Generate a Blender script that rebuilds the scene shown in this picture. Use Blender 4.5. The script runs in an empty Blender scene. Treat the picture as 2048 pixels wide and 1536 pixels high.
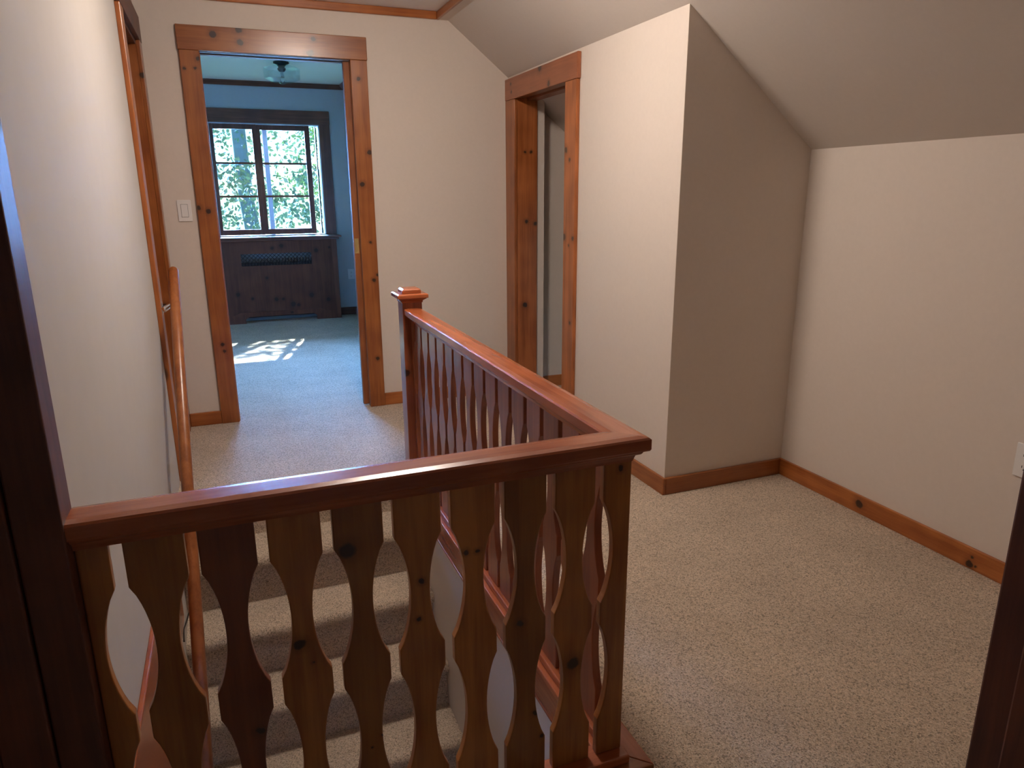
import bpy, bmesh, math, random
from mathutils import Vector, Matrix
S = bpy.context.scene
C = S.collection
random.seed(7)
PI = math.pi

# ------------------------------------------------------------------ camera
YAW, PIT, ROL, CH, FPX = 0.37755, -0.26323, -0.0061, 1.3025, 1413.8
cy, sy, cp, sp = math.cos(YAW), math.sin(YAW), math.cos(PIT), math.sin(PIT)
fw = Vector((sy*cp, cy*cp, sp)); rt = Vector((cy, -sy, 0)); up = rt.cross(fw)
r_ = rt*math.cos(ROL) + up*math.sin(ROL); u_ = up*math.cos(ROL) - rt*math.sin(ROL)
cam = bpy.data.cameras.new('camera'); co = bpy.data.objects.new('camera', cam); C.objects.link(co)
m = Matrix.Identity(4)
for i in range(3):
    m[i][0] = r_[i]; m[i][1] = u_[i]; m[i][2] = -fw[i]
m[0][3], m[1][3], m[2][3] = 0, 0, CH
co.matrix_world = m
cam.sensor_width = 36; cam.lens = FPX/2048*36; cam.clip_start = 0.02
S.camera = co

# ------------------------------------------------------------------ light
vs = S.view_settings
vs.view_transform = 'Standard'; vs.look = 'None'; vs.exposure = 0.0; vs.gamma = 1.0
vs.use_curve_mapping = False
SKY_STRENGTH = 0.42
SUN_STRENGTH = 40.0
LAMP_COL = (1.0, 0.87, 0.76); LAMP_STRENGTH = 144.0
SKY_FILL_STRENGTH = 215.0; LANDING_FILL_STRENGTH = 48.0
w = bpy.data.worlds.new('sky'); S.world = w; w.use_nodes = True
wn = w.node_tree.nodes; wl = w.node_tree.links
bg = wn['Background']; bg.inputs[1].default_value = SKY_STRENGTH
sk = wn.new('ShaderNodeTexSky'); sk.sky_type = 'NISHITA'; sk.sun_disc = False
sk.sun_elevation = math.radians(41); sk.sun_rotation = math.radians(17); sk.altitude = 100
tint = wn.new('ShaderNodeMix'); tint.data_type = 'RGBA'; tint.blend_type = 'MULTIPLY'
tint.inputs[0].default_value = 1.0
tint.inputs[7].default_value = (0.42, 0.80, 1.0, 1)     # the photograph's warm white balance turns daylight blue
wl.new(sk.outputs[0], tint.inputs[6]); wl.new(tint.outputs[2], bg.inputs[0])
def light(name, kind, loc, d, **k):
    l = bpy.data.lights.new(name, kind); o = bpy.data.objects.new(name, l); C.objects.link(o)
    o.location = loc; o.rotation_euler = Vector(d).to_track_quat('-Z', 'Y').to_euler()
    for a, b in k.items(): setattr(l, a, b)
    return o
light('sun', 'SUN', (3, 14, 9), (-0.31, -1.11, -1.0), energy=SUN_STRENGTH, color=(0.78, 0.93, 1.0), angle=0.009)
# added wide suns in place of low sky, boosting blue daylight indoors
light('sky_fill_sun', 'SUN', (0.5, 16, 4), (0.0, -1.0, -0.16), energy=SKY_FILL_STRENGTH, color=(0.20, 0.45, 1.0), angle=1.1)
light('landing_fill_sun', 'SUN', (0.5, 16, 6), (0.0, -1.0, -0.31), energy=LANDING_FILL_STRENGTH, color=(0.17, 0.42, 1.0), angle=0.34)  # added narrower sun that lifts the blue light on the landing
# portals guide sky light through the bedroom window and the added one (they give no light of their own)
p1 = light('window_portal', 'AREA', (0.49, 8.17, 1.44), (0, -1, 0), shape='RECTANGLE', size=1.1, size_y=1.15)
p2 = light('window_portal', 'AREA', (-2.36, 6.35, 1.45), (1, 0, 0), shape='RECTANGLE', size=1.9, size_y=1.4)
for p in (p1, p2): p.data.cycles.is_portal = True

# ------------------------------------------------------------------ materials
def rgb(*c): return (c[0], c[1], c[2], 1)
def newmat(name):
    mt = bpy.data.materials.new(name); mt.use_nodes = True
    nt = mt.node_tree
    return mt, nt, nt.nodes['Principled BSDF']
def nd(nt, kind, **k):
    n = nt.nodes.new(kind)
    for a, b in k.items(): setattr(n, a, b)
    return n
def mth(nt, op, a, b=None, clamp=False):
    n = nd(nt, 'ShaderNodeMath', operation=op); n.use_clamp = clamp
    for i, v in enumerate((a, b)):
        if v is None: continue
        if isinstance(v, (int, float)): n.inputs[i].default_value = v
        else: nt.links.new(v, n.inputs[i])
    return n.outputs[0]
def mix(nt, fac, a, b, bt='MIX'):
    n = nd(nt, 'ShaderNodeMix', data_type='RGBA', blend_type=bt)
    for i, v in ((0, fac), (6, a), (7, b)):
        if isinstance(v, (int, float)): n.inputs[i].default_value = v
        elif isinstance(v, tuple): n.inputs[i].default_value = v
        else: nt.links.new(v, n.inputs[i])
    return n.outputs[2]
def plain(name, col, rough=0.5, metal=0.0, bump=0.0, bscale=200, spec=0.5):
    mt, nt, b = newmat(name)
    n = nd(nt, 'ShaderNodeTexNoise'); n.inputs['Scale'].default_value = bscale; n.inputs['Detail'].default_value = 3
    tc = nd(nt, 'ShaderNodeTexCoord'); nt.links.new(tc.outputs['Object'], n.inputs['Vector'])
    c = mix(nt, n.outputs[0], tuple(x*0.97 for x in col[:3])+(1,), tuple(min(1, x*1.03) for x in col[:3])+(1,))
    nt.links.new(c, b.inputs['Base Color'])
    b.inputs['Roughness'].default_value = rough; b.inputs['Metallic'].default_value = metal
    b.inputs['Specular IOR Level'].default_value = spec
    if bump:
        bp = nd(nt, 'ShaderNodeBump'); bp.inputs['Strength'].default_value = bump; bp.inputs['Distance'].default_value = 0.002
        nt.links.new(n.outputs[0], bp.inputs['Height']); nt.links.new(bp.outputs[0], b.inputs['Normal'])
    return mt

def wood(name, axis, light_c, dark_c, knots=(), rough=0.30, vary=0.35, coat=0.18, knotax=None, randknots=True):
    """varnished knotty pine; axis = the direction the grain runs; knots = explicit (x,y,z,radius) knots"""
    mt, nt, b = newmat(name)
    L = nt.links.new
    tc = nd(nt, 'ShaderNodeTexCoord'); oi = nd(nt, 'ShaderNodeObjectInfo')
    off = nd(nt, 'ShaderNodeCombineXYZ')
    for i, k in enumerate((13.0, 7.7, 23.1)): L(mth(nt, 'MULTIPLY', oi.outputs['Random'], k), off.inputs[i])
    ad = nd(nt, 'ShaderNodeVectorMath', operation='ADD'); L(tc.outputs['Object'], ad.inputs[0]); L(off.outputs[0], ad.inputs[1])
    sc = [1.0, 1.0, 1.0]; sc['xyz'.index(axis)] = 0.055
    ml = nd(nt, 'ShaderNodeVectorMath', operation='MULTIPLY'); L(ad.outputs[0], ml.inputs[0]); ml.inputs[1].default_value = sc
    # broad bands and fine fibres
    n1 = nd(nt, 'ShaderNodeTexNoise'); n1.inputs['Scale'].default_value = 26; n1.inputs['Detail'].default_value = 3; n1.inputs['Distortion'].default_value = 0.8
    n2 = nd(nt, 'ShaderNodeTexNoise'); n2.inputs['Scale'].default_value = 150; n2.inputs['Detail'].default_value = 2
    n3 = nd(nt, 'ShaderNodeTexNoise'); n3.inputs['Scale'].default_value = 7; n3.inputs['Detail'].default_value = 1
    L(ml.outputs[0], n1.inputs['Vector']); L(ml.outputs[0], n2.inputs['Vector']); L(ad.outputs[0], n3.inputs['Vector'])
    f = mth(nt, 'ADD', mth(nt, 'MULTIPLY', n1.outputs[0], 0.75), mth(nt, 'MULTIPLY', n2.outputs[0], 0.30))
    f = mth(nt, 'ADD', f, mth(nt, 'MULTIPLY', mth(nt, 'SUBTRACT', n3.outputs[0], 0.5), 0.5))
    mr = nd(nt, 'ShaderNodeMapRange'); L(f, mr.inputs[0]); mr.inputs[1].default_value = 0.36; mr.inputs[2].default_value = 0.68
    f = mr.outputs[0]
    col = mix(nt, f, dark_c, light_c)
    # each board a shade of its own
    tone = mth(nt, 'ADD', mth(nt, 'MULTIPLY', oi.outputs['Random'], vary), 1.0-vary*0.5)
    tn = nd(nt, 'ShaderNodeCombineColor')
    L(tone, tn.inputs[0]); L(tone, tn.inputs[1]); L(tone, tn.inputs[2])
    col = mix(nt, 1.0, col, tn.outputs[0], 'MULTIPLY')
    kf = None
    if randknots:
        vsx = [9.0, 9.0, 9.0]; vsx['xyz'.index(axis)] = 3.0
        vm = nd(nt, 'ShaderNodeVectorMath', operation='MULTIPLY'); L(ad.outputs[0], vm.inputs[0]); vm.inputs[1].default_value = vsx
        vo = nd(nt, 'ShaderNodeTexVoronoi'); vo.inputs['Scale'].default_value = 1.0; L(vm.outputs[0], vo.inputs['Vector'])
        sep = nd(nt, 'ShaderNodeSeparateColor'); L(vo.outputs['Color'], sep.inputs[0])
        sel = mth(nt, 'GREATER_THAN', sep.outputs[0], 0.86)
        k = nd(nt, 'ShaderNodeMapRange', interpolation_type='SMOOTHSTEP'); L(vo.outputs['Distance'], k.inputs[0])
        k.inputs[1].default_value = 0.16; k.inputs[2].default_value = 0.07; k.inputs[3].default_value = 0; k.inputs[4].default_value = 1
        kf = mth(nt, 'MULTIPLY', k.outputs[0], sel)
    geo = nd(nt, 'ShaderNodeNewGeometry')
    nz = nd(nt, 'ShaderNodeTexNoise'); nz.inputs['Scale'].default_value = 60
    wob = nd(nt, 'ShaderNodeVectorMath', operation='MULTIPLY_ADD')
    L(geo.outputs['Position'], nz.inputs['Vector']); L(nz.outputs['Color'], wob.inputs[0])
    wob.inputs[1].default_value = (0.012, 0.012, 0.012); L(geo.outputs['Position'], wob.inputs[2])
    halo = None
    for (x, y, z, r) in knots:
        su = nd(nt, 'ShaderNodeVectorMath', operation='SUBTRACT'); L(wob.outputs[0], su.inputs[0]); su.inputs[1].default_value = (x+.006, y+.006, z+.006)
        ln = nd(nt, 'ShaderNodeVectorMath', operation='LENGTH'); L(su.outputs[0], ln.inputs[0])
        k = nd(nt, 'ShaderNodeMapRange', interpolation_type='SMOOTHSTEP'); L(ln.outputs['Value'], k.inputs[0])
        k.inputs[1].default_value = r*1.15; k.inputs[2].default_value = r*0.7; k.inputs[3].default_value = 0; k.inputs[4].default_value = 1
        h = nd(nt, 'ShaderNodeMapRange', interpolation_type='SMOOTHSTEP'); L(ln.outputs['Value'], h.inputs[0])
        h.inputs[1].default_value = r*2.6; h.inputs[2].default_value = r*0.9; h.inputs[3].default_value = 0; h.inputs[4].default_value = 1
        kf = k.outputs[0] if kf is None else mth(nt, 'MAXIMUM', kf, k.outputs[0])
        halo = h.outputs[0] if halo is None else mth(nt, 'MAXIMUM', halo, h.outputs[0])
    if halo is not None:
        col = mix(nt, mth(nt, 'MULTIPLY', halo, 0.45), col, tuple(c*0.5 for c in dark_c[:3])+(1,))
    if kf is not None:
        col = mix(nt, mth(nt, 'MULTIPLY', kf, 0.93), col, (0.022, 0.009, 0.006, 1))
    L(col, b.inputs['Base Color'])
    b.inputs['Roughness'].default_value = rough
    b.inputs['Coat Weight'].default_value = coat; b.inputs['Coat Roughness'].default_value = 0.22
    bp = nd(nt, 'ShaderNodeBump'); bp.inputs['Strength'].default_value = 0.12; bp.inputs['Distance'].default_value = 0.001
    L(f, bp.inputs['Height']); L(bp.outputs[0], b.inputs['Normal'])
    return mt

KN_back = [(0.047,4.322,2.114,0.018),(0.176,4.322,2.143,0.018),(0.178,4.322,2.082,0.016),(0.556,4.322,2.124,0.0137),(0.535,4.322,2.05,0.019),(-0.109,4.322,1.94,0.008),(-0.056,4.322,1.945,0.008),(-0.039,4.322,1.992,0.0104),(-0.119,4.322,1.236,0.0136),(-0.07,4.322,1.217,0.0137),(-0.077,4.322,0.473,0.0115),(-0.07,4.322,0.434,0.0087),
 (0.792,4.322,1.933,0.0113),(0.831,4.322,1.538,0.0145),(0.779,4.322,1.359,0.0146),(0.807,4.322,1.025,0.009),(0.815,4.322,0.798,0.0122),(0.811,4.322,0.31,0.0125),(0.838,4.322,0.829,0.0091)]
KN_closet = [(1.688,3.476,1.519,0.0156),(1.688,3.433,1.467,0.0103),(1.688,3.384,1.073,0.0131),(1.688,3.486,1.076,0.0188),(1.688,3.43,1.034,0.008),(1.688,3.694,1.868,0.016),(1.688,4.242,1.937,0.009),(1.688,4.234,1.891,0.009),(1.688,3.813,1.967,0.0245),(1.688,3.404,0.623,0.0108),
 (1.758,4.194,1.547,0.0092),(1.798,4.194,1.548,0.0092),(1.768,4.194,1.132,0.0126),(1.829,4.194,1.119,0.0126),(1.757,4.194,0.606,0.0162)]
KN_front = [(0.149,1.195,0.676,0.0164),(0.051,1.195,0.505,0.011),(0.072,1.195,0.461,0.0037),(-0.032,1.195,0.343,0.0083),(0.284,1.195,0.582,0.0058),(0.275,1.195,0.501,0.0049),(0.375,1.195,0.625,0.0059),(0.398,1.195,0.624,0.0049),(0.489,1.195,0.438,0.0083),(0.524,1.195,0.206,0.0066),(0.54,1.195,0.142,0.0055),(0.191,1.195,0.259,0.004),(0.171,1.195,0.239,0.003),(0.717,1.195,0.748,0.0062),(0.614,1.195,0.307,0.0154)]
KN_base = [(2.345,1.499,0.047,0.0053),(2.345,1.505,0.018,0.0143),(2.345,1.483,0.018,0.0053),(2.345,1.992,0.042,0.0188),(2.239,2.458,0.047,0.0188)]
KN_left = [(-0.341,4.24,0.724,0.0136),(-0.373,4.24,0.226,0.014),(-0.302,4.24,1.887,0.015),(-0.31,1.16,0.499,0.006),(-0.31,1.16,0.586,0.008)]
KN_cover = [(0.441,7.83,0.769,0.018),(0.534,7.83,0.792,0.022),(0.881,7.83,0.735,0.022),(1.02,7.83,0.761,0.0107),(0.363,7.83,0.467,0.0156),(0.064,7.83,0.308,0.0207),(0.202,7.83,0.259,0.0156),(0.438,7.83,0.24,0.0211),(0.508,7.83,0.24,0.0159),(0.604,7.83,0.179,0.028),(0.659,7.83,0.168,0.018),(0.8,7.83,0.266,0.026),(0.973,7.83,0.208,0.0217),(0.585,7.83,0.094,0.018)]

PL, PD = rgb(0.38, 0.125, 0.030), rgb(0.24, 0.066, 0.014)          # orange pine trim
RL, RD = rgb(0.42, 0.115, 0.038), rgb(0.27, 0.062, 0.019)          # redder rail timber
BL, BD = rgb(0.40, 0.150, 0.030), rgb(0.25, 0.075, 0.014)          # balusters of the front run
DL, DD = rgb(0.17, 0.062, 0.034), rgb(0.09, 0.030, 0.016)          # bedroom pine, its colour darkened for the shade it stands in
M = {}
M['pine_z'] = wood('pine_upright', 'z', PL, PD, KN_back)
M['pine_x'] = wood('pine_lengthwise', 'x', PL, PD, KN_back, randknots=False)
M['pine_y'] = wood('pine_along_wall', 'y', PL, PD, KN_base)
M['closet_z'] = wood('pine_closet_upright', 'z', rgb(0.42, 0.135, 0.04), PD, KN_closet, randknots=False)
M['closet_y'] = wood('pine_closet_head', 'y', rgb(0.33, 0.11, 0.045), rgb(0.24, 0.075, 0.03), KN_closet, randknots=False)
M['left_z'] = wood('pine_left_doorway', 'z', PL, PD, KN_left)
M['jamb_z'] = wood('pine_jamb', 'z', PL, PD, rough=0.6, coat=0.0)
M['rail_x'] = wood('rail_wood_across', 'x', RL, RD, randknots=False, vary=0.1, rough=0.27)
M['rail_y'] = wood('rail_wood_lengthwise', 'y', RL, RD, randknots=False, vary=0.1, rough=0.27)
M['rail_z'] = wood('rail_wood_upright', 'z', rgb(0.33, 0.095, 0.035), rgb(0.19, 0.045, 0.017), [(0.689, 3.02, 0.531, 0.018)], randknots=False, vary=0.3)
M['bal_z'] = wood('baluster_pine', 'z', BL, BD, KN_front, randknots=False, vary=0.5, rough=0.33)
M['swirl'] = wood('baluster_swirl_pine', 'z', rgb(0.22, 0.06, 0.02), rgb(0.13, 0.03, 0.012), KN_front, randknots=False, vary=0.1)
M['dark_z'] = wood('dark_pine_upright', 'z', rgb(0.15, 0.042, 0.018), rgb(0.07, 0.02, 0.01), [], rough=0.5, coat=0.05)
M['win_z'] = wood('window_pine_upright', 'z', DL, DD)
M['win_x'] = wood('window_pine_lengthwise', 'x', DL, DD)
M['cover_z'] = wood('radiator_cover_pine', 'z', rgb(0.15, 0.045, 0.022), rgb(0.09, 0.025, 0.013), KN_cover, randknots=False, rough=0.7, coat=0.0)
M['pole'] = wood('handrail_wood', 'z', rgb(0.30, 0.10, 0.028), rgb(0.19, 0.055, 0.014), randknots=False, rough=0.32)
M['wall'] = plain('greige_wall_paint', rgb(0.68, 0.60, 0.53), 0.6, bump=0.12, bscale=60, spec=0.3)
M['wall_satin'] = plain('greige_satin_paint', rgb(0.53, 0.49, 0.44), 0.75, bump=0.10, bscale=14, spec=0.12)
M['slope'] = plain('sloped_ceiling_paint', rgb(0.60, 0.54, 0.485), 0.6, bump=0.1, bscale=60)
M['ceil'] = plain('white_ceiling_paint', rgb(0.80, 0.77, 0.76), 0.6, bump=0.1, bscale=60)
M['bed_wall'] = plain('bedroom_wall_daylight_tint', rgb(0.46, 0.50, 0.51), 0.5, bump=0.1, bscale=60)  # wall paint with the blue of the daylight put into its colour
M['bed_ceil'] = plain('bedroom_white_ceiling', rgb(0.86, 0.90, 0.82), 0.5)
M['plastic'] = plain('ivory_plastic', rgb(0.78, 0.76, 0.74), 0.3)
M['slot'] = plain('dark_slot', rgb(0.02, 0.02, 0.02), 0.6)
M['brass'] = plain('aged_brass', rgb(0.50, 0.36, 0.14), 0.4, 0.5)
M['nickel'] = plain('satin_nickel', rgb(0.85, 0.86, 0.86), 0.18, 1.0)
M['dull'] = plain('dull_fin_metal', rgb(0.10, 0.10, 0.10), 0.4, 0.8)
M['black'] = plain('blackened_metal', rgb(0.02, 0.02, 0.022), 0.35, 0.6)
M['track'] = plain('white_aluminium', rgb(0.42, 0.43, 0.45), 0.6, 0.0)
M['bark'] = plain('grey_bark', rgb(0.16, 0.17, 0.20), 0.9, bump=1.0, bscale=9)
M['siding'] = plain('painted_exterior', rgb(0.45, 0.48, 0.55), 0.7)
M['ground'] = plain('lawn', rgb(0.10, 0.20, 0.06), 0.95, bump=1.0, bscale=40)

def carpet():
    mt, nt, b = newmat('beige_loop_carpet'); L = nt.links.new
    tc = nd(nt, 'ShaderNodeTexCoord')
    v = nd(nt, 'ShaderNodeTexVoronoi'); v.inputs['Scale'].default_value = 260
    n = nd(nt, 'ShaderNodeTexNoise'); n.inputs['Scale'].default_value = 150; n.inputs['Detail'].default_value = 4; n.inputs['Roughness'].default_value = 0.7
    n.inputs['Distortion'].default_value = 1.5
    big = nd(nt, 'ShaderNodeTexNoise'); big.inputs['Scale'].default_value = 4; big.inputs['Detail'].default_value = 3
    for q in (v, n, big): L(tc.outputs['Object'], q.inputs['Vector'])
    mr = nd(nt, 'ShaderNodeMapRange'); L(n.outputs[0], mr.inputs[0]); mr.inputs[1].default_value = 0.36; mr.inputs[2].default_value = 0.64
    c = mix(nt, mr.outputs[0], rgb(0.39, 0.29, 0.195), rgb(0.88, 0.70, 0.53))
    sep = nd(nt, 'ShaderNodeSeparateColor'); L(v.outputs['Color'], sep.inputs[0])
    c = mix(nt, mth(nt, 'MULTIPLY', mth(nt, 'GREATER_THAN', sep.outputs[0], 0.85), 0.55), c, rgb(0.82, 0.70, 0.57))
    c = mix(nt, mth(nt, 'MULTIPLY', mth(nt, 'LESS_THAN', sep.outputs[0], 0.14), 0.55), c, rgb(0.13, 0.10, 0.07))
    bm_ = nd(nt, 'ShaderNodeMapRange'); L(big.outputs[0], bm_.inputs[0]); bm_.inputs[1].default_value = .3; bm_.inputs[2].default_value = .7
    bm_.inputs[3].default_value = .90; bm_.inputs[4].default_value = 1.06
    cc = nd(nt, 'ShaderNodeCombineColor')
    for i in range(3): L(bm_.outputs[0], cc.inputs[i])
    c = mix(nt, 1.0, c, cc.outputs[0], 'MULTIPLY')
    L(c, b.inputs['Base Color']); b.inputs['Roughness'].default_value = 0.95
    b.inputs['Specular IOR Level'].default_value = 0.1
    b.inputs['Sheen Weight'].default_value = 0.15
    h = mth(nt, 'ADD', n.outputs[0], mth(nt, 'MULTIPLY', v.outputs['Distance'], 0.6))
    bp = nd(nt, 'ShaderNodeBump'); bp.inputs['Strength'].default_value = 0.9; bp.inputs['Distance'].default_value = 0.006
    L(h, bp.inputs['Height']); L(bp.outputs[0], b.inputs['Normal'])
    return mt
M['carpet'] = carpet()
def glass(name, rough=0.0, arch=False):
    mt, nt, b = newmat(name)
    if arch:
        nt.nodes.remove(b); out = [n for n in nt.nodes if n.type == 'OUTPUT_MATERIAL'][0]
        t = nd(nt, 'ShaderNodeBsdfTransparent'); t.inputs[0].default_value = (0.93, 0.97, 0.98, 1)
        g = nd(nt, 'ShaderNodeBsdfGlossy'); g.inputs['Roughness'].default_value = 0.0
        mx = nd(nt, 'ShaderNodeMixShader'); mx.inputs[0].default_value = 0.07; nt.links.new(t.outputs[0], mx.inputs[1]); nt.links.new(g.outputs[0], mx.inputs[2])
        nt.links.new(mx.outputs[0], out.inputs[0])
    else:
        b.inputs['Base Color'].default_value = (0.9, 0.98, 1, 1); b.inputs['Transmission Weight'].default_value = 1; b.inputs['Roughness'].default_value = rough; b.inputs['IOR'].default_value = 1.45
    return mt
M['pane'] = glass('window_glass', arch=True)
M['glass'] = glass('clear_lamp_glass')
M['shade'] = glass('clear_shade_glass', arch=True)
def leafmat(name, a, b2):
    mt, nt, b = newmat(name)
    oi = nd(nt, 'ShaderNodeNewGeometry'); n = nd(nt, 'ShaderNodeTexNoise'); n.inputs['Scale'].default_value = 1.6; n.inputs['Detail'].default_value = 5
    nt.links.new(oi.outputs['Position'], n.inputs['Vector'])
    mr = nd(nt, 'ShaderNodeMapRange'); nt.links.new(n.outputs[0], mr.inputs[0]); mr.inputs[1].default_value = .35; mr.inputs[2].default_value = .65
    rp = mth(nt, 'ADD', mth(nt, 'MULTIPLY', mr.outputs[0], 0.6), mth(nt, 'MULTIPLY', oi.outputs['Random Per Island'], 0.4))
    nt.links.new(mix(nt, rp, a, b2), b.inputs['Base Color']); b.inputs['Roughness'].default_value = 0.45
    b.inputs['Subsurface Weight'].default_value = 0.0
    out = [q for q in nt.nodes if q.type == 'OUTPUT_MATERIAL'][0]
    tr = nd(nt, 'ShaderNodeBsdfTranslucent'); tr.inputs[0].default_value = (0.035, 0.035, 0.012, 1)
    mx = nd(nt, 'ShaderNodeMixShader'); mx.inputs[0].default_value = 0.4
    nt.links.new(b.outputs[0], mx.inputs[1]); nt.links.new(tr.outputs[0], mx.inputs[2]); nt.links.new(mx.outputs[0], out.inputs[0])
    return mt
M['leaf'] = leafmat('green_leaves', rgb(0.02, 0.05, 0.035), rgb(0.20, 0.34, 0.20))
M['leaf2'] = leafmat('yellow_green_leaves', rgb(0.06, 0.14, 0.02), rgb(0.45, 0.55, 0.10))
def emis(name, col, st):
    mt, nt, b = newmat(name)
    b.inputs['Base Color'].default_value = (1, 1, 1, 1)
    b.inputs['Emission Color'].default_value = col; b.inputs['Emission Strength'].default_value = st
    return mt
M['globe'] = emis('lit_frosted_globe', LAMP_COL+(1,), LAMP_STRENGTH)

# ------------------------------------------------------------------ geometry helpers
def BM(): return bmesh.new()
def box(bm, x0, x1, y0, y1, z0, z1):
    vs_ = [bm.verts.new((x, y, z)) for x in (x0, x1) for y in (y0, y1) for z in (z0, z1)]
    for f in ((0,1,3,2),(4,6,7,5),(0,4,5,1),(2,3,7,6),(0,2,6,4),(1,5,7,3)): bm.faces.new([vs_[i] for i in f])
def prism(bm, pts, axis, a, b, a_off=None):
    """pts = closed 2-D outline in the two other axes (in xyz order), pulled from a to b along axis"""
    def mk(p, t):
        q = list(p); q.insert('xyz'.index(axis), t); return bm.verts.new(q)
    A = [mk(p, a if a_off is None else a_off[0](p)) for p in pts]
    B = [mk(p, b if a_off is None else a_off[1](p)) for p in pts]
    n = len(pts)
    bm.faces.new(A); bm.faces.new(list(reversed(B)))
    for i in range(n): bm.faces.new((A[(i+1) % n], A[i], B[i], B[(i+1) % n]))
def lathe(bm, prof, c, seg=24, close=True):
    rings = []
    for (r, z) in prof:
        if r < 1e-6: rings.append([bm.verts.new((c[0], c[1], c[2]+z))])
        else: rings.append([bm.verts.new((c[0]+r*math.cos(2*PI*k/seg), c[1]+r*math.sin(2*PI*k/seg), c[2]+z)) for k in range(seg)])
    for A, B in zip(rings[:-1], rings[1:]):
        for k in range(seg):
            k2 = (k+1) % seg
            if len(A) == 1 and len(B) == 1: continue
            if len(A) == 1: bm.faces.new((A[0], B[k], B[k2]))
            elif len(B) == 1: bm.faces.new((A[k], B[0], A[k2]))
            else: bm.faces.new((A[k], B[k], B[k2], A[k2]))
def tube(bm, pts, r, seg=12, cap=True):
    pts = [Vector(p) for p in pts]; rings = []
    n = len(pts)
    rr = r if isinstance(r, (list, tuple)) else [r]*n
    ref = Vector((0.3, 0.1, 1)).normalized()
    for i, p in enumerate(pts):
        t = (pts[min(i+1, n-1)]-pts[max(i-1, 0)]).normalized()
        a = t.cross(ref)
        if a.length < 1e-4: a = t.cross(Vector((1, 0, 0)))
        a.normalize(); b = t.cross(a)
        rings.append([bm.verts.new(p+(a*math.cos(2*PI*k/seg)+b*math.sin(2*PI*k/seg))*rr[i]) for k in range(seg)])
    for A, B in zip(rings[:-1], rings[1:]):
        for k in range(seg): bm.faces.new((A[k], A[(k+1) % seg], B[(k+1) % seg], B[k]))
    if cap: bm.faces.new(list(reversed(rings[0]))); bm.faces.new(rings[-1])
def obj(name, bm, mat, parent=None, bevel=0.0, smooth=False, seg=2, origin=None):
    bmesh.ops.recalc_face_normals(bm, faces=bm.faces[:])
    me = bpy.data.meshes.new(name)
    if origin: bmesh.ops.translate(bm, verts=bm.verts[:], vec=-Vector(origin))
    bm.to_mesh(me); bm.free()
    me.materials.append(M[mat])
    o = bpy.data.objects.new(name, me); C.objects.link(o)
    if origin: o.location = origin
    if smooth:
        for p in me.polygons: p.use_smooth = True
    if bevel:
        md = o.modifiers.new('bevel', 'BEVEL'); md.width = bevel; md.segments = seg; md.limit_method = 'ANGLE'; md.angle_limit = math.radians(40)
    if parent: o.parent = parent
    return o
def B(name, mat, dims, parent=None, bevel=0.0, **k):
    bm = BM(); box(bm, *dims); return obj(name, bm, mat, parent, bevel, **k)
def tag(o, label=None, cat=None, kind=None, group=None):
    if label: o['label'] = label
    if cat: o['category'] = cat
    if kind: o['kind'] = kind
    if group: o['group'] = group
    return o
def empty(name, label, cat, kind=None):
    o = bpy.data.objects.new(name, None); C.objects.link(o); o.empty_display_size = 0.1
    return tag(o, label, cat, kind)

# ------------------------------------------------------------------ key dimensions (metres)
XL, YB, XC, YK, XR = -0.315, 4.342, 1.7075, 2.473, 2.3604
ZC, ZS, XT = 2.318, 2.278, 1.335                # flat ceiling, top of slope, where the slope starts
SLO = -0.7826
BEDX0, BEDX1, BEDY1, ZBC = -2.30, 1.30, 8.02, 2.40
def zslope(x): return ZS + SLO*(x-XT)
Y0, RUN, RISE = 3.239, 0.2082, 0.2254
BH = 0.078
OX0, OX1, OY0 = XL, 0.72, 1.22                  # stairwell opening

# ------------------------------------------------------------------ floor, walls, ceiling
bm = BM()
box(bm, OX1, XR, -1.6, YB+0.1, -0.03, 0)
box(bm, -1.6, OX1, -1.6, OY0, -0.03, 0)
box(bm, XL-0.16, OX1, Y0-0.01, YB+0.1, -0.03, 0)
box(bm, BEDX0, BEDX1, YB+0.1, BEDY1, -0.03, 0)
box(bm, XR, 2.75, 2.55, YB+0.1, -0.03, 0)
tag(obj('floor', bm, 'carpet'), 'beige speckled loop carpet running from the landing into the bedroom', 'floor', 'structure')

bm = BM()                                      # wall with the bedroom doorway
DX0, DX1, DZ = -0.03, 0.75, 2.03
T = 0.11
box(bm, XL-0.3, DX0, YB, YB+T, 0, ZC+0.12); box(bm, DX0, DX1+0.035, YB, YB+T, DZ+0.02, ZC+0.12)
box(bm, DX1+0.035, 2.75, YB, YB+T, 0, ZC+0.12)
tag(obj('wall_back', bm, 'wall'), 'pale greige wall around the bedroom doorway', 'wall', 'structure')

bm = BM()                                      # stair-side wall, with a doorway near its far end
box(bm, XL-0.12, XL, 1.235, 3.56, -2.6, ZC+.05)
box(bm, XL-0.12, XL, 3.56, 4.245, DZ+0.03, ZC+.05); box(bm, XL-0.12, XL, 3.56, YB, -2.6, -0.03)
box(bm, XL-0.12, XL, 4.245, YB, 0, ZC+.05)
tag(obj('wall_left', bm, 'wall_satin'), 'pale satin painted wall rising beside the stairs on the left', 'wall', 'structure')

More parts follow.
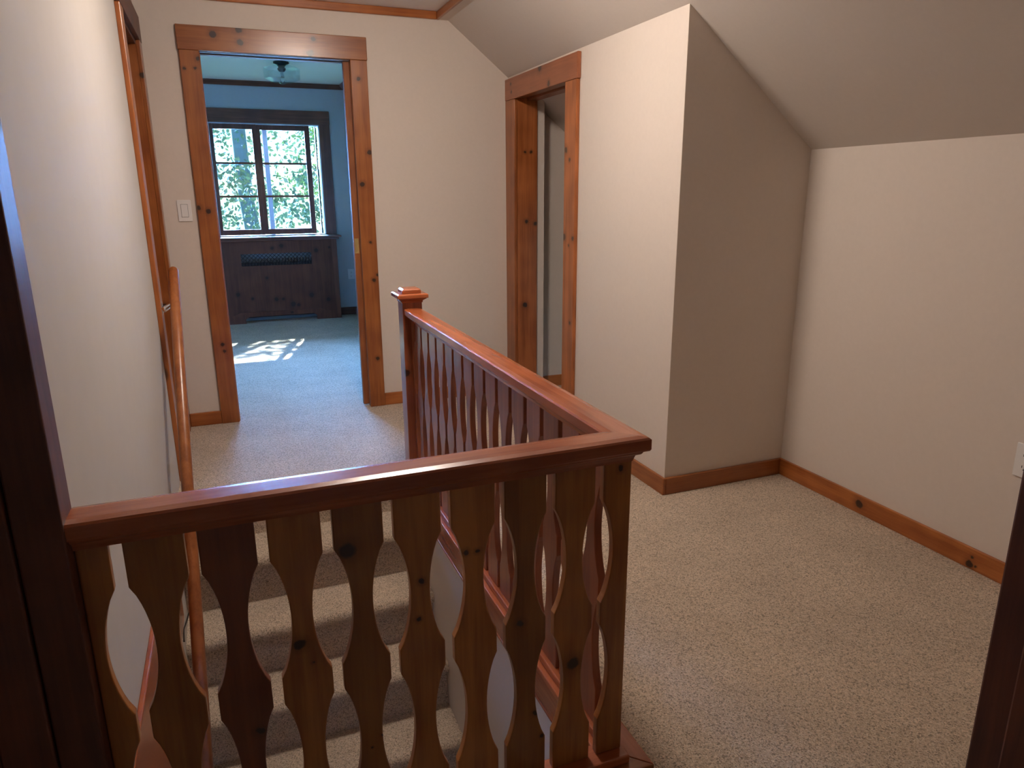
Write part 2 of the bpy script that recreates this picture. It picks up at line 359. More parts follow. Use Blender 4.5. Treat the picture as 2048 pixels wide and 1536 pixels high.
bm = BM()
CY0, CY1, CZH = 3.498, 4.194, 1.8495
box(bm, XC, XC+0.13, YK, CY0-0.018, 0, zslope(XC)+0.1); box(bm, XC, XC+0.13, CY0-0.018, CY1+0.016, CZH+0.02, zslope(XC)+0.1)
box(bm, XC, XC+0.13, CY1+0.016, YB, 0, zslope(XC)+0.1)
box(bm, XC+0.13, 1.895, 4.21, YB, 0, 2.0)
tag(obj('wall_closet', bm, 'wall'), 'pale wall with the narrow closet doorway', 'wall', 'structure')
bm = BM()
prism(bm, [(XC+0.001, 0), (XR, 0), (XR, zslope(XR)+0.05), (XC+0.001, zslope(XC)+0.05)], 'y', YK-0.0005, YK+0.1)
tag(obj('wall_gable', bm, 'wall'), 'shaded grey-brown wall below the sloping ceiling', 'wall', 'structure')
bm = BM(); box(bm, XR, XR+0.1, 0.55, YK+0.1, 0, 1.6)
tag(obj('wall_right', bm, 'wall'), 'low beige knee wall on the right with an electrical outlet', 'wall', 'structure')
bm = BM(); box(bm, 2.7, 2.8, YK, YB+0.1, 0, 1.5)
tag(obj('wall_closet_inner', bm, 'wall'), 'knee wall at the back of the closet', 'wall', 'structure')

bm = BM()                                      # the stairwell below the floor
box(bm, OX1, OX1+0.1, OY0, Y0+0.01, -2.6, -0.03)
tag(obj('wall_stairwell_right', bm, 'wall'), 'pale wall of the stairwell below the side railing', 'wall', 'structure')
bm = BM(); box(bm, XL, OX1, OY0-0.1, OY0, -2.6, -0.03)
tag(obj('wall_stairwell_front', bm, 'wall'), 'pale wall closing the stairwell below the front railing', 'wall', 'structure')

# surroundings behind and beside the camera
bm = BM()
box(bm, -1.7, XL-0.03, 1.24, 1.34, 0, ZC+.05); box(bm, -1.7, -1.6, -1.7, 1.34, 0, ZC+.05)
tag(obj('wall_near_left', bm, 'wall'), 'wall beside the camera at the head of the hall, left', 'wall', 'structure')
bm = BM()
prism(bm, [(-1.7, 0), (XR, 0), (XR, zslope(XR)), (XT, ZS), (XT, ZC), (-1.7, ZC)], 'y', -1.7, -1.6)
tag(obj('wall_rear', bm, 'wall'), 'wall behind the camera', 'wall', 'structure')
bm = BM()
prism(bm, [(1.20, 0), (XR, 0), (XR, zslope(XR)), (XT, ZS), (1.20, ZS)], 'y', 0.55, 0.65)
tag(obj('wall_near_right', bm, 'wall'), 'short cross wall beside the camera, right', 'wall', 'structure')
bm = BM(); box(bm, 1.20, 1.30, -1.6, 0.55, 0, ZC)
tag(obj('wall_near_right_return', bm, 'wall'), 'return of the short cross wall beside the camera', 'wall', 'structure')

bm = BM()
box(bm, -1.7, 1.28, -1.7, YB+0.05, ZC, ZC+0.08)
tag(obj('ceiling', bm, 'ceil'), 'flat white strip of hall ceiling inside wooden trim', 'ceiling', 'structure')
bm = BM(); box(bm, 1.2795, XT+0.002, -1.7, YB, ZS, ZC+0.08)
tag(obj('ceiling_border', bm, 'wall'), 'narrow beige border between the trim and the sloping ceiling', 'ceiling', 'structure')
bm = BM()
prism(bm, [(XT, ZS), (2.8, zslope(2.8)), (2.8, zslope(2.8)+0.1), (XT, ZS+0.1)], 'y', -1.7, YB+0.05)
tag(obj('ceiling_slope', bm, 'slope'), 'sloping attic ceiling in grey-beige paint', 'ceiling', 'structure')

# bedroom shell
WX0, WX1, WZ0, WZ1 = -0.045, 1.025, 0.885, 2.005
bm = BM()
box(bm, BEDX0-0.1, WX0, BEDY1, BEDY1+0.14, 0, ZBC+.05); box(bm, WX1, BEDX1+0.1, BEDY1, BEDY1+0.14, 0, ZBC+.05)
box(bm, WX0, WX1, BEDY1, BEDY1+0.14, 0, WZ0); box(bm, WX0, WX1, BEDY1, BEDY1+0.14, WZ1, ZBC+.05)
tag(obj('wall_bedroom_back', bm, 'bed_wall'), 'blue-grey bedroom wall around the window', 'wall', 'structure')
bm = BM(); box(bm, BEDX1, BEDX1+0.1, YB+T, BEDY1, 0, ZBC+.05)
tag(obj('wall_bedroom_right', bm, 'bed_wall'), 'blue-grey bedroom wall right of the window', 'wall', 'structure')
bm = BM()
box(bm, BEDX0-0.1, BEDX0, YB+T, 5.4, 0, ZBC+.05); box(bm, BEDX0-0.1, BEDX0, 7.3, BEDY1, 0, ZBC+.05)
box(bm, BEDX0-0.1, BEDX0, 5.4, 7.3, 0, .75); box(bm, BEDX0-0.1, BEDX0, 5.4, 7.3, 2.15, ZBC+.05)
tag(obj('wall_bedroom_left', bm, 'bed_wall'), 'bedroom wall with an added window opening for sky light, out of view', 'wall', 'structure')
bm = BM()
box(bm, BEDX0-0.1, DX0-0.001, YB+T, YB+T+0.01, 0, ZBC+.05); box(bm, DX1+0.05, BEDX1, YB+T, YB+T+0.01, 0, ZBC+.05)
box(bm, DX0-0.001, DX1+0.05, YB+T, YB+T+0.01, DZ+.02, ZBC+.05); box(bm, BEDX0-.1, XL-.3, YB, YB+T, 0, ZBC+.05)
tag(obj('wall_bedroom_front', bm, 'bed_wall'), 'bedroom side of the doorway wall', 'wall', 'structure')
bm = BM(); box(bm, BEDX0-0.1, BEDX1+0.1, YB+T, BEDY1+0.14, ZBC, ZBC+.08)
tag(obj('ceiling_bedroom', bm, 'bed_ceil'), 'pale bedroom ceiling', 'ceiling', 'structure')

# ------------------------------------------------------------------ trims
def trim(name, mat, dims, label, bevel=0.004):
    return tag(B(name, mat, dims, bevel=bevel), label, 'trim', 'structure')
trim('trim_1', 'pine_x', (XL, 1.262, YB-0.018, YB, ZS-0.002, ZC), 'wooden crown strip where the flat ceiling meets the doorway wall')
trim('trim_2', 'pine_y', (1.262, 1.28, -1.6, YB, ZS-0.002, ZC), 'wooden crown strip along the start of the sloping ceiling')
bm = BM()
prism(bm, [(BEDY1, ZBC), (BEDY1-0.042, ZBC), (BEDY1-0.042, ZBC-0.012), (BEDY1-0.012, ZBC-0.045), (BEDY1, ZBC-0.045)], 'x', BEDX0, BEDX1)
tag(obj('trim_3', bm, 'win_x'), 'dark crown strip above the bedroom window wall', 'trim', 'structure')
bm = BM()
prism(bm, [(BEDX1, ZBC), (BEDX1-0.042, ZBC), (BEDX1-0.042, ZBC-0.012), (BEDX1-0.012, ZBC-0.045), (BEDX1, ZBC-0.045)], 'y', YB+T+.01, BEDY1-.043)
tag(obj('trim_4', bm, 'win_z'), 'dark crown strip along the right bedroom wall', 'trim', 'structure')
def basebd(name, mat, dims, label):
    return tag(B(name, mat, dims, bevel=0.003), label, 'baseboard', 'structure')
basebd('baseboard_back_left', 'pine_x', (XL+0.02, -0.126, YB-0.015, YB, 0, BH), 'short pine baseboard left of the bedroom doorway')
basebd('baseboard_back_right', 'pine_x', (0.844, XC, YB-0.015, YB, 0, BH), 'pine baseboard right of the bedroom doorway')
basebd('baseboard_closet_wall', 'pine_y', (XC-0.015, XC, YK-0.015, 3.357, 0, BH), 'pine baseboard on the closet wall')
basebd('baseboard_gable', 'pine_x', (XC, XR-0.015, YK-0.0155, YK-0.0005, 0, BH), 'pine baseboard under the shaded grey wall')
basebd('baseboard_right', 'pine_y', (XR-0.015, XR, 0.65, YK-0.0005, 0, BH), 'pine baseboard along the right knee wall')
basebd('baseboard_closet_inner', 'pine_x', (1.895, 2.7, YB-0.015, YB, 0, BH), 'pine baseboard inside the closet')
basebd('baseboard_bedroom_back', 'win_x', (1.101, BEDX1, BEDY1-0.015, BEDY1, 0, 0.082), 'dark baseboard right of the radiator cover')
basebd('baseboard_bedroom_right', 'win_z', (BEDX1-0.015, BEDX1, YB+.13, BEDY1-0.015, 0, 0.082), 'dark baseboard along the right bedroom wall')
trim('trim_5', 'rail_y', (XL, XL+0.015, OY0, 2.75, -0.30, 0.10), 'reddish fascia board on the left stair wall')

# ------------------------------------------------------------------ bedroom doorway (pocket door)
d = empty('door_1', 'knotty pine casing around the bedroom doorway with a pocket door', 'door', 'structure')
F = YB-0.02
B('side_casing', 'pine_z', (-0.126, DX0, F, YB, 0, DZ+0.002), d, 0.003)
B('side_casing', 'pine_z', (DX1, 0.844, F, YB, 0, DZ+0.002), d, 0.003)
B('head_casing', 'pine_x', (-0.130, 0.847, F-0.002, YB, DZ+0.002, 2.152), d, 0.003)
B('jamb', 'jamb_z', (DX1, DX1+0.034, YB, YB+0.028, 0, DZ+.02), d, 0.002)
B('jamb', 'jamb_z', (DX1, DX1+0.034, YB+0.082, YB+T+0.012, 0, DZ+.02), d, 0.002)
B('jamb', 'jamb_z', (DX0-0.0, DX0+0.004, YB, YB+T+0.012, 0, DZ+.02), d)
B('inner_casing', 'jamb_z', (DX1+0.004, 0.844, YB+T+0.0105, YB+T+0.03, 0, DZ), d, 0.003)
B('inner_casing', 'jamb_z', (-0.126, DX0-0.004, YB+T+0.0105, YB+T+0.03, 0, DZ), d, 0.003)
pd = B('pocket_door', 'jamb_z', (0.717, DX1+0.05, YB+0.032, YB+0.070, 0.008, DZ), d, 0.003)
bm = BM()
px0, px1, z0_, z1_, yf = 0.7205, 0.7455, 0.958, 1.046, YB+0.032
for q in ((px0, px1, z0_, z0_+.008), (px0, px1, z1_-.008, z1_), (px0, px0+.006, z0_+.008, z1_-.008), (px1-.006, px1, z0_+.008, z1_-.008)):
    box(bm, q[0], q[1], yf-.003, yf+.001, q[2], q[3])
box(bm, px0+.005, px1-.005, yf-.0012, yf+.0005, z0_+.006, z1_-.006)
obj('flush_pull', bm, 'brass', pd, 0.0008)['label'] = 'brass flush pull'
bm = BM()
box(bm, DX0, DX1+.034, YB, YB+0.034, DZ, DZ+.02); box(bm, DX0, DX1+.034, YB+0.088, YB+T+.012, DZ, DZ+.02)
obj('door_track', bm, 'track', d)['label'] = 'white metal track'
B('track_slot', 'slot', (DX0, DX1+.034, YB+0.034, YB+0.088, DZ+.004, DZ+.02), d)

# ------------------------------------------------------------------ doorway in the left wall
d = empty('door_2', 'pine doorway in the left wall beside the wall corner', 'door', 'structure')
LY0, LY1 = 3.57, 4.24
B('side_casing', 'left_z', (XL, XL+0.02, 3.462, LY0, 0, 2.05), d, 0.003)
B('side_casing', 'left_z', (XL, XL+0.02, LY1, YB-0.001, 0, 2.05), d, 0.003)
B('head_casing', 'dark_z', (XL, XL+0.022, 3.455, YB-0.001, 2.05, 2.175), d, 0.003)
B('jamb', 'left_z', (XL-0.12, XL, LY1, LY1+0.02, 0, 2.04), d)
B('jamb', 'left_z', (XL-0.12, XL, LY0-.02, LY0, 0, 2.04), d)
B('head_jamb', 'dark_z', (XL-0.12, XL, LY0, LY1, 2.03, 2.05), d)
B('door_stop', 'left_z', (XL-0.075, XL-0.045, LY1-0.012, LY1, 0, 2.03), d, 0.002)
sl = B('door_slab', 'left_z', (XL-0.12, XL-0.078, LY0+.003, LY1-.003, 0.01, 2.03), d, 0.003)
for z0, z1 in ((0.22, 0.95), (1.1, 1.88)):
    B('door_panel', 'left_z', (XL-0.079, XL-0.074, LY0+.11, LY1-.11, z0, z1), sl, 0.004)

# ------------------------------------------------------------------ closet doorway
d = empty('door_3', 'narrow knotty pine closet doorway standing open under the slope', 'door', 'structure')
B('side_casing', 'closet_z', (XC-0.02, XC, 3.365, CY0, 0, CZH), d, 0.004)
B('side_casing', 'closet_z', (XC-0.02, XC, CY1, YB-0.001, 0, CZH), d, 0.004)
B('head_casing', 'closet_y', (XC-0.022, XC, 3.357, YB-0.001, CZH, 1.972), d, 0.004)
B('jamb', 'closet_z', (XC, XC+0.132, CY1, CY1+0.016, 0, CZH+.01), d)
B('jamb', 'closet_z', (XC, XC+0.132, CY0-.018, CY0, 0, CZH+.01), d)
bm = BM(); box(bm, XC, XC+0.05, CY0, CY1, CZH+.004, CZH+.02); box(bm, XC+0.065, XC+0.132, CY0, CY1, CZH-.006, CZH+.02); box(bm, XC+.05, XC+.065, CY0, CY1, CZH+.016, CZH+.02)
obj('head_jamb', bm, 'closet_y', d)

# ------------------------------------------------------------------ doorway framing the camera
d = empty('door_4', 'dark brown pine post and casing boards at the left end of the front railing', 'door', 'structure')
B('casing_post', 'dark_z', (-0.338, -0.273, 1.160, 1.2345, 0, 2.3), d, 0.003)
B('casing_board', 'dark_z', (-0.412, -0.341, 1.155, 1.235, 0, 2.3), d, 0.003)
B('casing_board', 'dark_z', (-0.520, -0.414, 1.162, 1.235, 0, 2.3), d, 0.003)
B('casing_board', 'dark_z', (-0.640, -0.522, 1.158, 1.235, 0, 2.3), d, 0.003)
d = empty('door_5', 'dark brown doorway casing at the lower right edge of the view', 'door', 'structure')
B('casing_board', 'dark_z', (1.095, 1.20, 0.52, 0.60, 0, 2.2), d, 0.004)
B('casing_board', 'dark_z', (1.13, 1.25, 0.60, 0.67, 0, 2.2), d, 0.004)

# ------------------------------------------------------------------ staircase
st = empty('staircase', 'carpeted staircase descending between the left wall and the railing', 'stairs')
for i in range(9):
    zt = -(i+1)*RISE; yb = Y0-i*RUN; yn = yb-RUN
    ov, th = 0.036, 0.052
    pts = [(yb, zt-0.3), (yb, zt)]
    for k in range(7):
        a = PI/2*k/6; pts.append((yn-ov+0.028-0.028*math.sin(a), zt-0.028+0.028*math.cos(a)))
    pts += [(yn-ov, zt-th+0.014), (yn-ov+0.008, zt-th+0.002), (yn-ov+0.016, zt-th), (yn+0.0, zt-th-.006), (yn, zt-0.3)]
    bm = BM(); prism(bm, pts, 'x', OX0+0.001, OX1-0.001); obj('step', bm, 'carpet', st)
pts = [(Y0, -0.25), (Y0+.05, -0.25), (Y0+.05, -0.001), (Y0+.02, 0.0005)]
for k in range(7):
    a = PI/2*k/6; pts.append((Y0-.036+0.028-0.028*math.sin(a), -0.028+0.0285*math.cos(a)))
pts += [(Y0-.036, -.038), (Y0-.028, -.05), (Y0, -.058)]
bm = BM(); prism(bm, pts, 'x', OX0+0.001, OX1-0.022); obj('landing_nosing', bm, 'carpet', st)

# ------------------------------------------------------------------ railing
ra = empty('stair_railing', 'L-shaped wooden stair railing with scalloped flat balusters and a capped newel post', 'railing')
RO, RI, RF, RB = 0.770, 0.693, 1.166, 1.243      # outer/inner x of side rail, front/back y of front rail
RZ = 0.820; YN = 3.02
half = 0.0385
def railprof(side=1):     # offsets from the centre line, z
    h = half
    return [(-h+.002, RZ-.031), (-h, RZ-.027), (-h, RZ-.006), (-h+.004, RZ-.0025), (-h+.018, RZ), (h-.018, RZ), (h-.004, RZ-.0025), (h, RZ-.006), (h, RZ-.027), (h-.002, RZ-.031),
            (h-.012, RZ-.031), (h-.012, RZ-.037), (h-.015, RZ-.041), (h-.023, RZ-.045), (h-.0255, RZ-.052), (h-.027, RZ-.058), (-h+.027, RZ-.058), (-h+.0255, RZ-.052), (-h+.023, RZ-.045), (-h+.015, RZ-.041), (-h+.012, RZ-.037), (-h+.012, RZ-.031)]
cx, cyy = (RO+RI)/2, (RF+RB)/2
P = railprof()
bm = BM()    # front rail: along x, mitred at the right end:  x = cx + (y offset mirrored)
prism(bm, [(cyy+a, z) for a, z in P], 'x', 0, 0, (lambda p: -0.273, lambda p: cx-(p[0]-cyy)))
obj('top_rail', bm, 'rail_x', ra)
bm = BM()
prism(bm, [(cx+a, z) for a, z in P], 'y', 0, 0, (lambda p: cyy-(p[0]-cx), lambda p: YN))
obj('top_rail', bm, 'rail_y', ra)
# baluster outline: half width as a function of height
def hw(z, base=0.0455):
    for c, h, dp in ((0.560, 0.120, 0.0265), (0.262, 0.123, 0.0240)):
        if abs(z-c) < h: return base - dp*(1-((z-c)/h)**2)**0.85
    return base
zs = [0.042, 0.139] + [0.139+0.246*k/14 for k in range(1, 14)] + [0.385, 0.440] + [0.44+0.24*k/14 for k in range(1, 14)] + [0.68, 0.770]
def baluster(cxx, left=True, right=True, flatw=0.0, th=0.02, axis='y'):
    """plank centred on cxx; a side that is not shaped ends straight"""
    bm = BM()
    Lp = [(-(hw(z) if left else flatw), z) for z in zs]; Rp = [((hw(z) if right else flatw), z) for z in zs]
    if not left: Lp = [Lp[0], Lp[-1]]
    if not right: Rp = [Rp[0], Rp[-1]]
    prism(bm, Lp + Rp[::-1], axis, -th/2, th/2)
    return bm
FX = [-0.1605+0.1105*k for k in range(8)]
mesh_src = None
def place(o, loc):
    o.location = loc; o.parent = ra; return o
src = obj('baluster', baluster(0), 'bal_z', ra, 0.0025); src.location = (FX[0], 1.205, 0)
for k in range(1, 8):
    o = src.copy(); C.objects.link(o); o.location = (FX[k], 1.205, 0)
    if k == 1: o.data = src.data.copy(); o.data.materials[0] = M['swirl']; o['label'] = 'dark reddish baluster'
bm = baluster(0, left=False, right=True, flatw=0.0); o = obj('half_baluster', bm, 'bal_z', ra, 0.0025); o.location = (-0.272, 1.205, 0)
bm = baluster(0, left=True, right=False, flatw=0.019); o = obj('half_baluster', bm, 'bal_z', ra, 0.0025); o.location = (0.724, 1.205, 0)
# side run: planks face the stairs
ssrc = obj('baluster', baluster(0, axis='x'), 'rail_z', ra, 0.0025)
n = 0
for k in range(15):
    y = 2.9085-0.1128*k
    if y < 1.27: break
    o = ssrc if k == 0 else ssrc.copy()
    if k: C.objects.link(o)
    o.location = (0.7315, y, 0)
bm = baluster(0, left=True, right=False, flatw=0.0, axis='x'); o = obj('half_baluster', bm, 'rail_z', ra, 0.0025); o.location = (0.7315, YN, 0)
bm = baluster(0, left=False, right=True, flatw=0.0, axis='x'); o = obj('half_baluster', bm, 'rail_z', ra, 0.0025); o.location = (0.7315, 1.2155, 0)
# shoe rails and floor planks
bm = BM(); box(bm, -0.273, 0.752, 1.166, 1.228, 0.019, 0.042); obj('shoe_rail', bm, 'rail_x', ra, 0.004)
bm = BM(); box(bm, 0.708, 0.752, 1.228, YN, 0.019, 0.042); obj('shoe_rail', bm, 'rail_y', ra, 0.004)
bm = BM(); prism(bm, [(-0.273, 1.141), (0.803, 1.141), (0.693, 1.248), (-0.273, 1.248)], 'z', 0.0, 0.0195); obj('base_plank', bm, 'pine_x', ra, 0.003)
bm = BM(); prism(bm, [(0.803, 1.141), (0.803, YN+.10), (0.693, YN+.10), (0.693, 1.248)], 'z', 0.0, 0.0195); obj('base_plank', bm, 'rail_y', ra, 0.003)
bm = BM(); box(bm, 0.7005, 0.7195, 1.235, Y0-0.02, -0.100, -0.0005)
box(bm, 0.697, 0.7195, 1.235, Y0-0.02, -0.104, -0.094); obj('apron_board', bm, 'rail_y', ra, 0.003)
bm = BM(); box(bm, XL+.016, 0.7, 1.2205, 1.2345, -0.10, -0.0005); obj('apron_board', bm, 'rail_x', ra, 0.003)
# newel
NX0, NX1, NY1 = 0.687, 0.775, YN+0.088
nx, ny = (NX0+NX1)/2, YN+0.044
nw = B('newel_post', 'rail_z', (NX0, NX1, YN, NY1, 0.019, 0.846), ra, 0.003)
def sq(bm, h, z0, z1, h2=None):
    h2 = h if h2 is None else h2
    a = [bm.verts.new((nx+sx*h, ny+sy_*h, z0)) for sx, sy_ in ((-1,-1),(1,-1),(1,1),(-1,1))]
    b = [bm.verts.new((nx+sx*h2, ny+sy_*h2, z1)) for sx, sy_ in ((-1,-1),(1,-1),(1,1),(-1,1))]
    bm.faces.new(a[::-1]); bm.faces.new(b)
    for i in range(4): bm.faces.new((a[i], a[(i+1) % 4], b[(i+1) % 4], b[i]))
bm = BM()
sq(bm, .047, .844, .852); sq(bm, .0475, .852, .860, .058); sq(bm, .061, .860, .865)
sq(bm, .068, .865, .880); sq(bm, .068, .880, .884, .062); sq(bm, .042, .884, .897); sq(bm, .042, .897, .905, .035)
obj('newel_cap', bm, 'rail_x', nw, 0.0015)

# ------------------------------------------------------------------ wall handrail
h = empty('wall_handrail', 'round orange-brown wooden handrail on metal brackets sloping down the left wall', 'handrail')
hx = -0.235
top = Vector((hx, 3.60, 0.985)); dr = Vector((0, -1, -1.04)).normalized()
r0 = 0.0225
pts, rr = [], []
for k in range(5):
    a = PI/2*k/4; pts.append(top + dr*(r0*(1-math.sin(PI/2*k/4 if k else 0.02)))*1.0*(1) * (1) if False else top + dr*r0*(1-math.cos(a))); rr.append(max(0.002, r0*math.sin(a)))
pts.append(top+dr*3.2); rr.append(r0)
bm = BM(); tube(bm, pts, rr, 20); obj('rail_pole', bm, 'pole', h, smooth=True)
def bracket(p, xw):
    bm = BM()
    box(bm, xw, xw+0.004, p.y-0.013, p.y+0.013, p.z-0.085, p.z-0.03)
    b = obj('bracket_plate', bm, 'nickel', h, 0.001)
    bm = BM()
    tube(bm, [(xw+0.003, p.y, p.z-0.062), (xw+0.02, p.y, p.z-0.055), (xw+0.042, p.y, p.z-0.040), (p.x-0.004, p.y, p.z-0.022)], [0.017, 0.013, 0.009, 0.006], 10)
    obj('bracket_arm', bm, 'nickel', h, smooth=True)
bracket(top+dr*0.155, XL+0.02); bracket(top+dr*1.35, XL); bracket(top+dr*2.4, XL)
bm = BM(); tube(bm, [(XL+.0185, 2.60, -.31), (XL+.006, 2.75, -.350), (XL+.005, 2.84, -.385), (XL+.005, 2.92, -.41), (XL+.006, 3.005, -.43)], 0.003, 6)
tag(obj('cord', bm, 'black'), 'thin black cord on the stair wall behind the handrail', 'cord')

# ------------------------------------------------------------------ switch and outlets
def plate(name, label, cat, mtx, sw):
    o = empty(name, label, cat)
    bm = BM(); box(bm, -0.035, 0.035, -0.006, 0, -0.057, 0.057); p = obj('cover_plate', bm, 'plastic', o, 0.002)
    if sw:
        B('rocker', 'plastic', (-0.0165, 0.0165, -0.010, -0.005, -0.033, 0.033), o, 0.002)
        B('rocker_gap', 'slot', (-0.0178, 0.0178, -0.0064, -0.0055, -0.0343, 0.0343), o)
    else:
        for s in (-1, 1):
            bm = BM(); lathe(bm, [(0, -0.0085), (0.0165, -0.0085), (0.0165, -0.005)], (0, 0, 0), 20)
            bmesh.ops.rotate(bm, verts=bm.verts[:], matrix=Matrix.Rotation(-PI/2, 3, 'X'), cent=(0, 0, 0))
            bmesh.ops.scale(bm, verts=bm.verts[:], vec=(1, 1, 0.85)); bmesh.ops.translate(bm, verts=bm.verts[:], vec=(0, 0, s*0.0195))
            f = obj('socket_face', bm, 'plastic', o)
            bm = BM(); box(bm, -0.0075, -0.0055, -0.0092, -0.0084, s*.0195-.003, s*.0195+.005); box(bm, 0.0055, 0.0075, -0.0092, -0.0084, s*.0195-.003, s*.0195+.005)
            box(bm, -0.002, 0.002, -0.0092, -0.0084, s*.0195-.011, s*.0195-.007)
            obj('socket_slots', bm, 'slot', f)
    for s in (-1, 1):
        bm = BM(); lathe(bm, [(0, -0.0072), (0.003, -0.0068), (0.003, -0.005)], (0, 0, 0), 10)
        bmesh.ops.rotate(bm, verts=bm.verts[:], matrix=Matrix.Rotation(-PI/2, 3, 'X'), cent=(0, 0, 0))
        bmesh.ops.translate(bm, verts=bm.verts[:], vec=(0, 0, s*0.048 if sw else 0.0*s)); obj('screw', bm, 'plastic', o)
        if not sw: break
    o.matrix_world = mtx
    return o
plate('light_switch', 'white rocker light switch left of the bedroom doorway', 'light switch', Matrix.Translation((-0.190, YB, 1.222)), True)
plate('wall_outlet', 'ivory duplex outlet low on the right knee wall at the picture edge', 'outlet', Matrix.Translation((XR, 1.391, 0.446)) @ Matrix.Rotation(-PI/2, 4, 'Z'), False)
plate('wall_outlet', 'white outlet on the bedroom wall right of the radiator cover', 'outlet', Matrix.Translation((1.262, BEDY1, 0.448)), False)

# ------------------------------------------------------------------ bedroom window
wi = empty('window_1', 'dark framed sliding bedroom window of two three-pane sashes', 'window', 'structure')
WY = BEDY1
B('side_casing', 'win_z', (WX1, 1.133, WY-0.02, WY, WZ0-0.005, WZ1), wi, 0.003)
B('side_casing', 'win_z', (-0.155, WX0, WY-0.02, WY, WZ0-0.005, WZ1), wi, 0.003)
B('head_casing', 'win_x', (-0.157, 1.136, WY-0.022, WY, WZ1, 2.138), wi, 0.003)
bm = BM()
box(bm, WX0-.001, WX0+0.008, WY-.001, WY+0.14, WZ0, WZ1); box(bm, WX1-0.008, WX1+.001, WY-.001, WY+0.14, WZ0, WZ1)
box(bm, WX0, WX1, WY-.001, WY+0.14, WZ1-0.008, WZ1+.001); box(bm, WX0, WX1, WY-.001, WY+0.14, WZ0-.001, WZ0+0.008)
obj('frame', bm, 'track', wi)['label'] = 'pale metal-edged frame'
def sash(x0, x1, y, sl_, sr_, panes):
    s = None
    bm = BM()
    box(bm, x0, x0+sl_, y, y+.03, .90, 1.995); box(bm, x1-sr_, x1, y, y+.03, .90, 1.995)
    box(bm, x0+sl_, x1-sr_, y, y+.03, 1.945, 1.995); box(bm, x0+sl_, x1-sr_, y, y+.03, .90, .955)
    s = obj('sash', bm, 'win_z', wi, 0.002)
    for z in (1.2885, 1.617): B('muntin', 'win_x', (x0+sl_, x1-sr_, y+.006, y+.026, z-.010, z+.010), s)
    for z0, z1 in ((.955, 1.2785), (1.2985, 1.607), (1.627, 1.945)): B('pane', 'pane', (x0+sl_, x1-sr_, y+.014, y+.017, z0, z1), s)
sash(-0.037, 0.402, WY+0.005, 0.03, 0.042, 3)
sash(0.398, 0.930, WY+0.042, 0.042, 0.052, 3)
bm = BM(); box(bm, 0.462, 0.508, WY+0.10, WY+0.13, WZ0+.008, WZ1-.008); obj('outer_mullion', bm, 'siding', wi)['label'] = 'grey-blue outer mullion'
B('outer_mullion', 'black', (0.990, 1.002, WY+0.08, WY+0.12, WZ0+.008, WZ1-.008), wi)
# added unseen window in the left bedroom wall, lets in more sky light
w2 = empty('window_added', 'added unseen window in the left bedroom wall, letting sky light in', 'window', 'structure')
bm = BM()
for q in ((5.4, 5.45, .75, 2.15), (7.25, 7.3, .75, 2.15), (6.33, 6.37, .8, 2.1), (5.45, 7.25, .75, .80), (5.45, 7.25, 2.10, 2.15)): box(bm, BEDX0-.07, BEDX0-.03, *q)
obj('frame', bm, 'win_z', w2)
B('pane', 'pane', (BEDX0-.052, BEDX0-.049, 5.45, 6.33, .8, 2.1), w2); B('pane', 'pane', (BEDX0-.052, BEDX0-.049, 6.37, 7.25, .8, 2.1), w2)

# ------------------------------------------------------------------ radiator cover
rc = empty('radiator_cover', 'dark knotty pine radiator cover with a sill shelf below the bedroom window', 'radiator cover')
CYF = 7.83
GX0, GX1, GZ0, GZ1 = 0.128, 0.829, 0.594, 0.717
bm = BM()
x0, x1 = -0.26, 1.045
box(bm, x0, GX0, CYF, CYF+.02, 0.09, .845); box(bm, GX1, x1, CYF, CYF+.02, .09, .845)
box(bm, GX0, GX1, CYF, CYF+.02, GZ1, .845); box(bm, GX0, GX1, CYF, CYF+.02, .09, GZ0)
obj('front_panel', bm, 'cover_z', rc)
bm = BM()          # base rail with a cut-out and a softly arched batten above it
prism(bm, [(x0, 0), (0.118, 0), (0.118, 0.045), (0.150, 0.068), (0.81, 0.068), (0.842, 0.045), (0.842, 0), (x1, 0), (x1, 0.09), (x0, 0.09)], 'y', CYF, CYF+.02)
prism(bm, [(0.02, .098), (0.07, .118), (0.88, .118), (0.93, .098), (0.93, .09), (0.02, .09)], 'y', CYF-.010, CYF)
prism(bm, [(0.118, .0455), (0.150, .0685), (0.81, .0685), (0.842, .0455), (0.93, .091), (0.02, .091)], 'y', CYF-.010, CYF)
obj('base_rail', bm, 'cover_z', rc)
B('corner_stile', 'dark_z', (x1, 1.1, CYF, CYF+.03, 0, .845), rc, 0.002)
B('side_panel', 'cover_z', (1.08, 1.1, CYF+.03, BEDY1-.001, 0, .845), rc)
bm = BM()
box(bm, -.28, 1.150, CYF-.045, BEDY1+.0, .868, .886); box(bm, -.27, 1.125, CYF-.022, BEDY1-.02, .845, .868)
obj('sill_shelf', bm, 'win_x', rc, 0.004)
bm = BM()          # expanded metal mesh: each diamond strand real
nxd = 34; dx = (GX1-GX0)/nxd; nz_ = 6; dz = (GZ1-GZ0)/nz_
def strand(a, b):
    a = Vector(a); b = Vector(b); t = (b-a).normalized(); p = Vector((-t.z, 0, t.x))*0.0022
    v = [bm.verts.new(q) for q in (a+p, b+p, b-p, a-p)]; v2 = [bm.verts.new(q+Vector((0, .002, 0))) for q in (a+p, b+p, b-p, a-p)]
    bm.faces.new(v); bm.faces.new(v2[::-1])
    for i in range(4): bm.faces.new((v[i], v2[i], v2[(i+1) % 4], v[(i+1) % 4]))
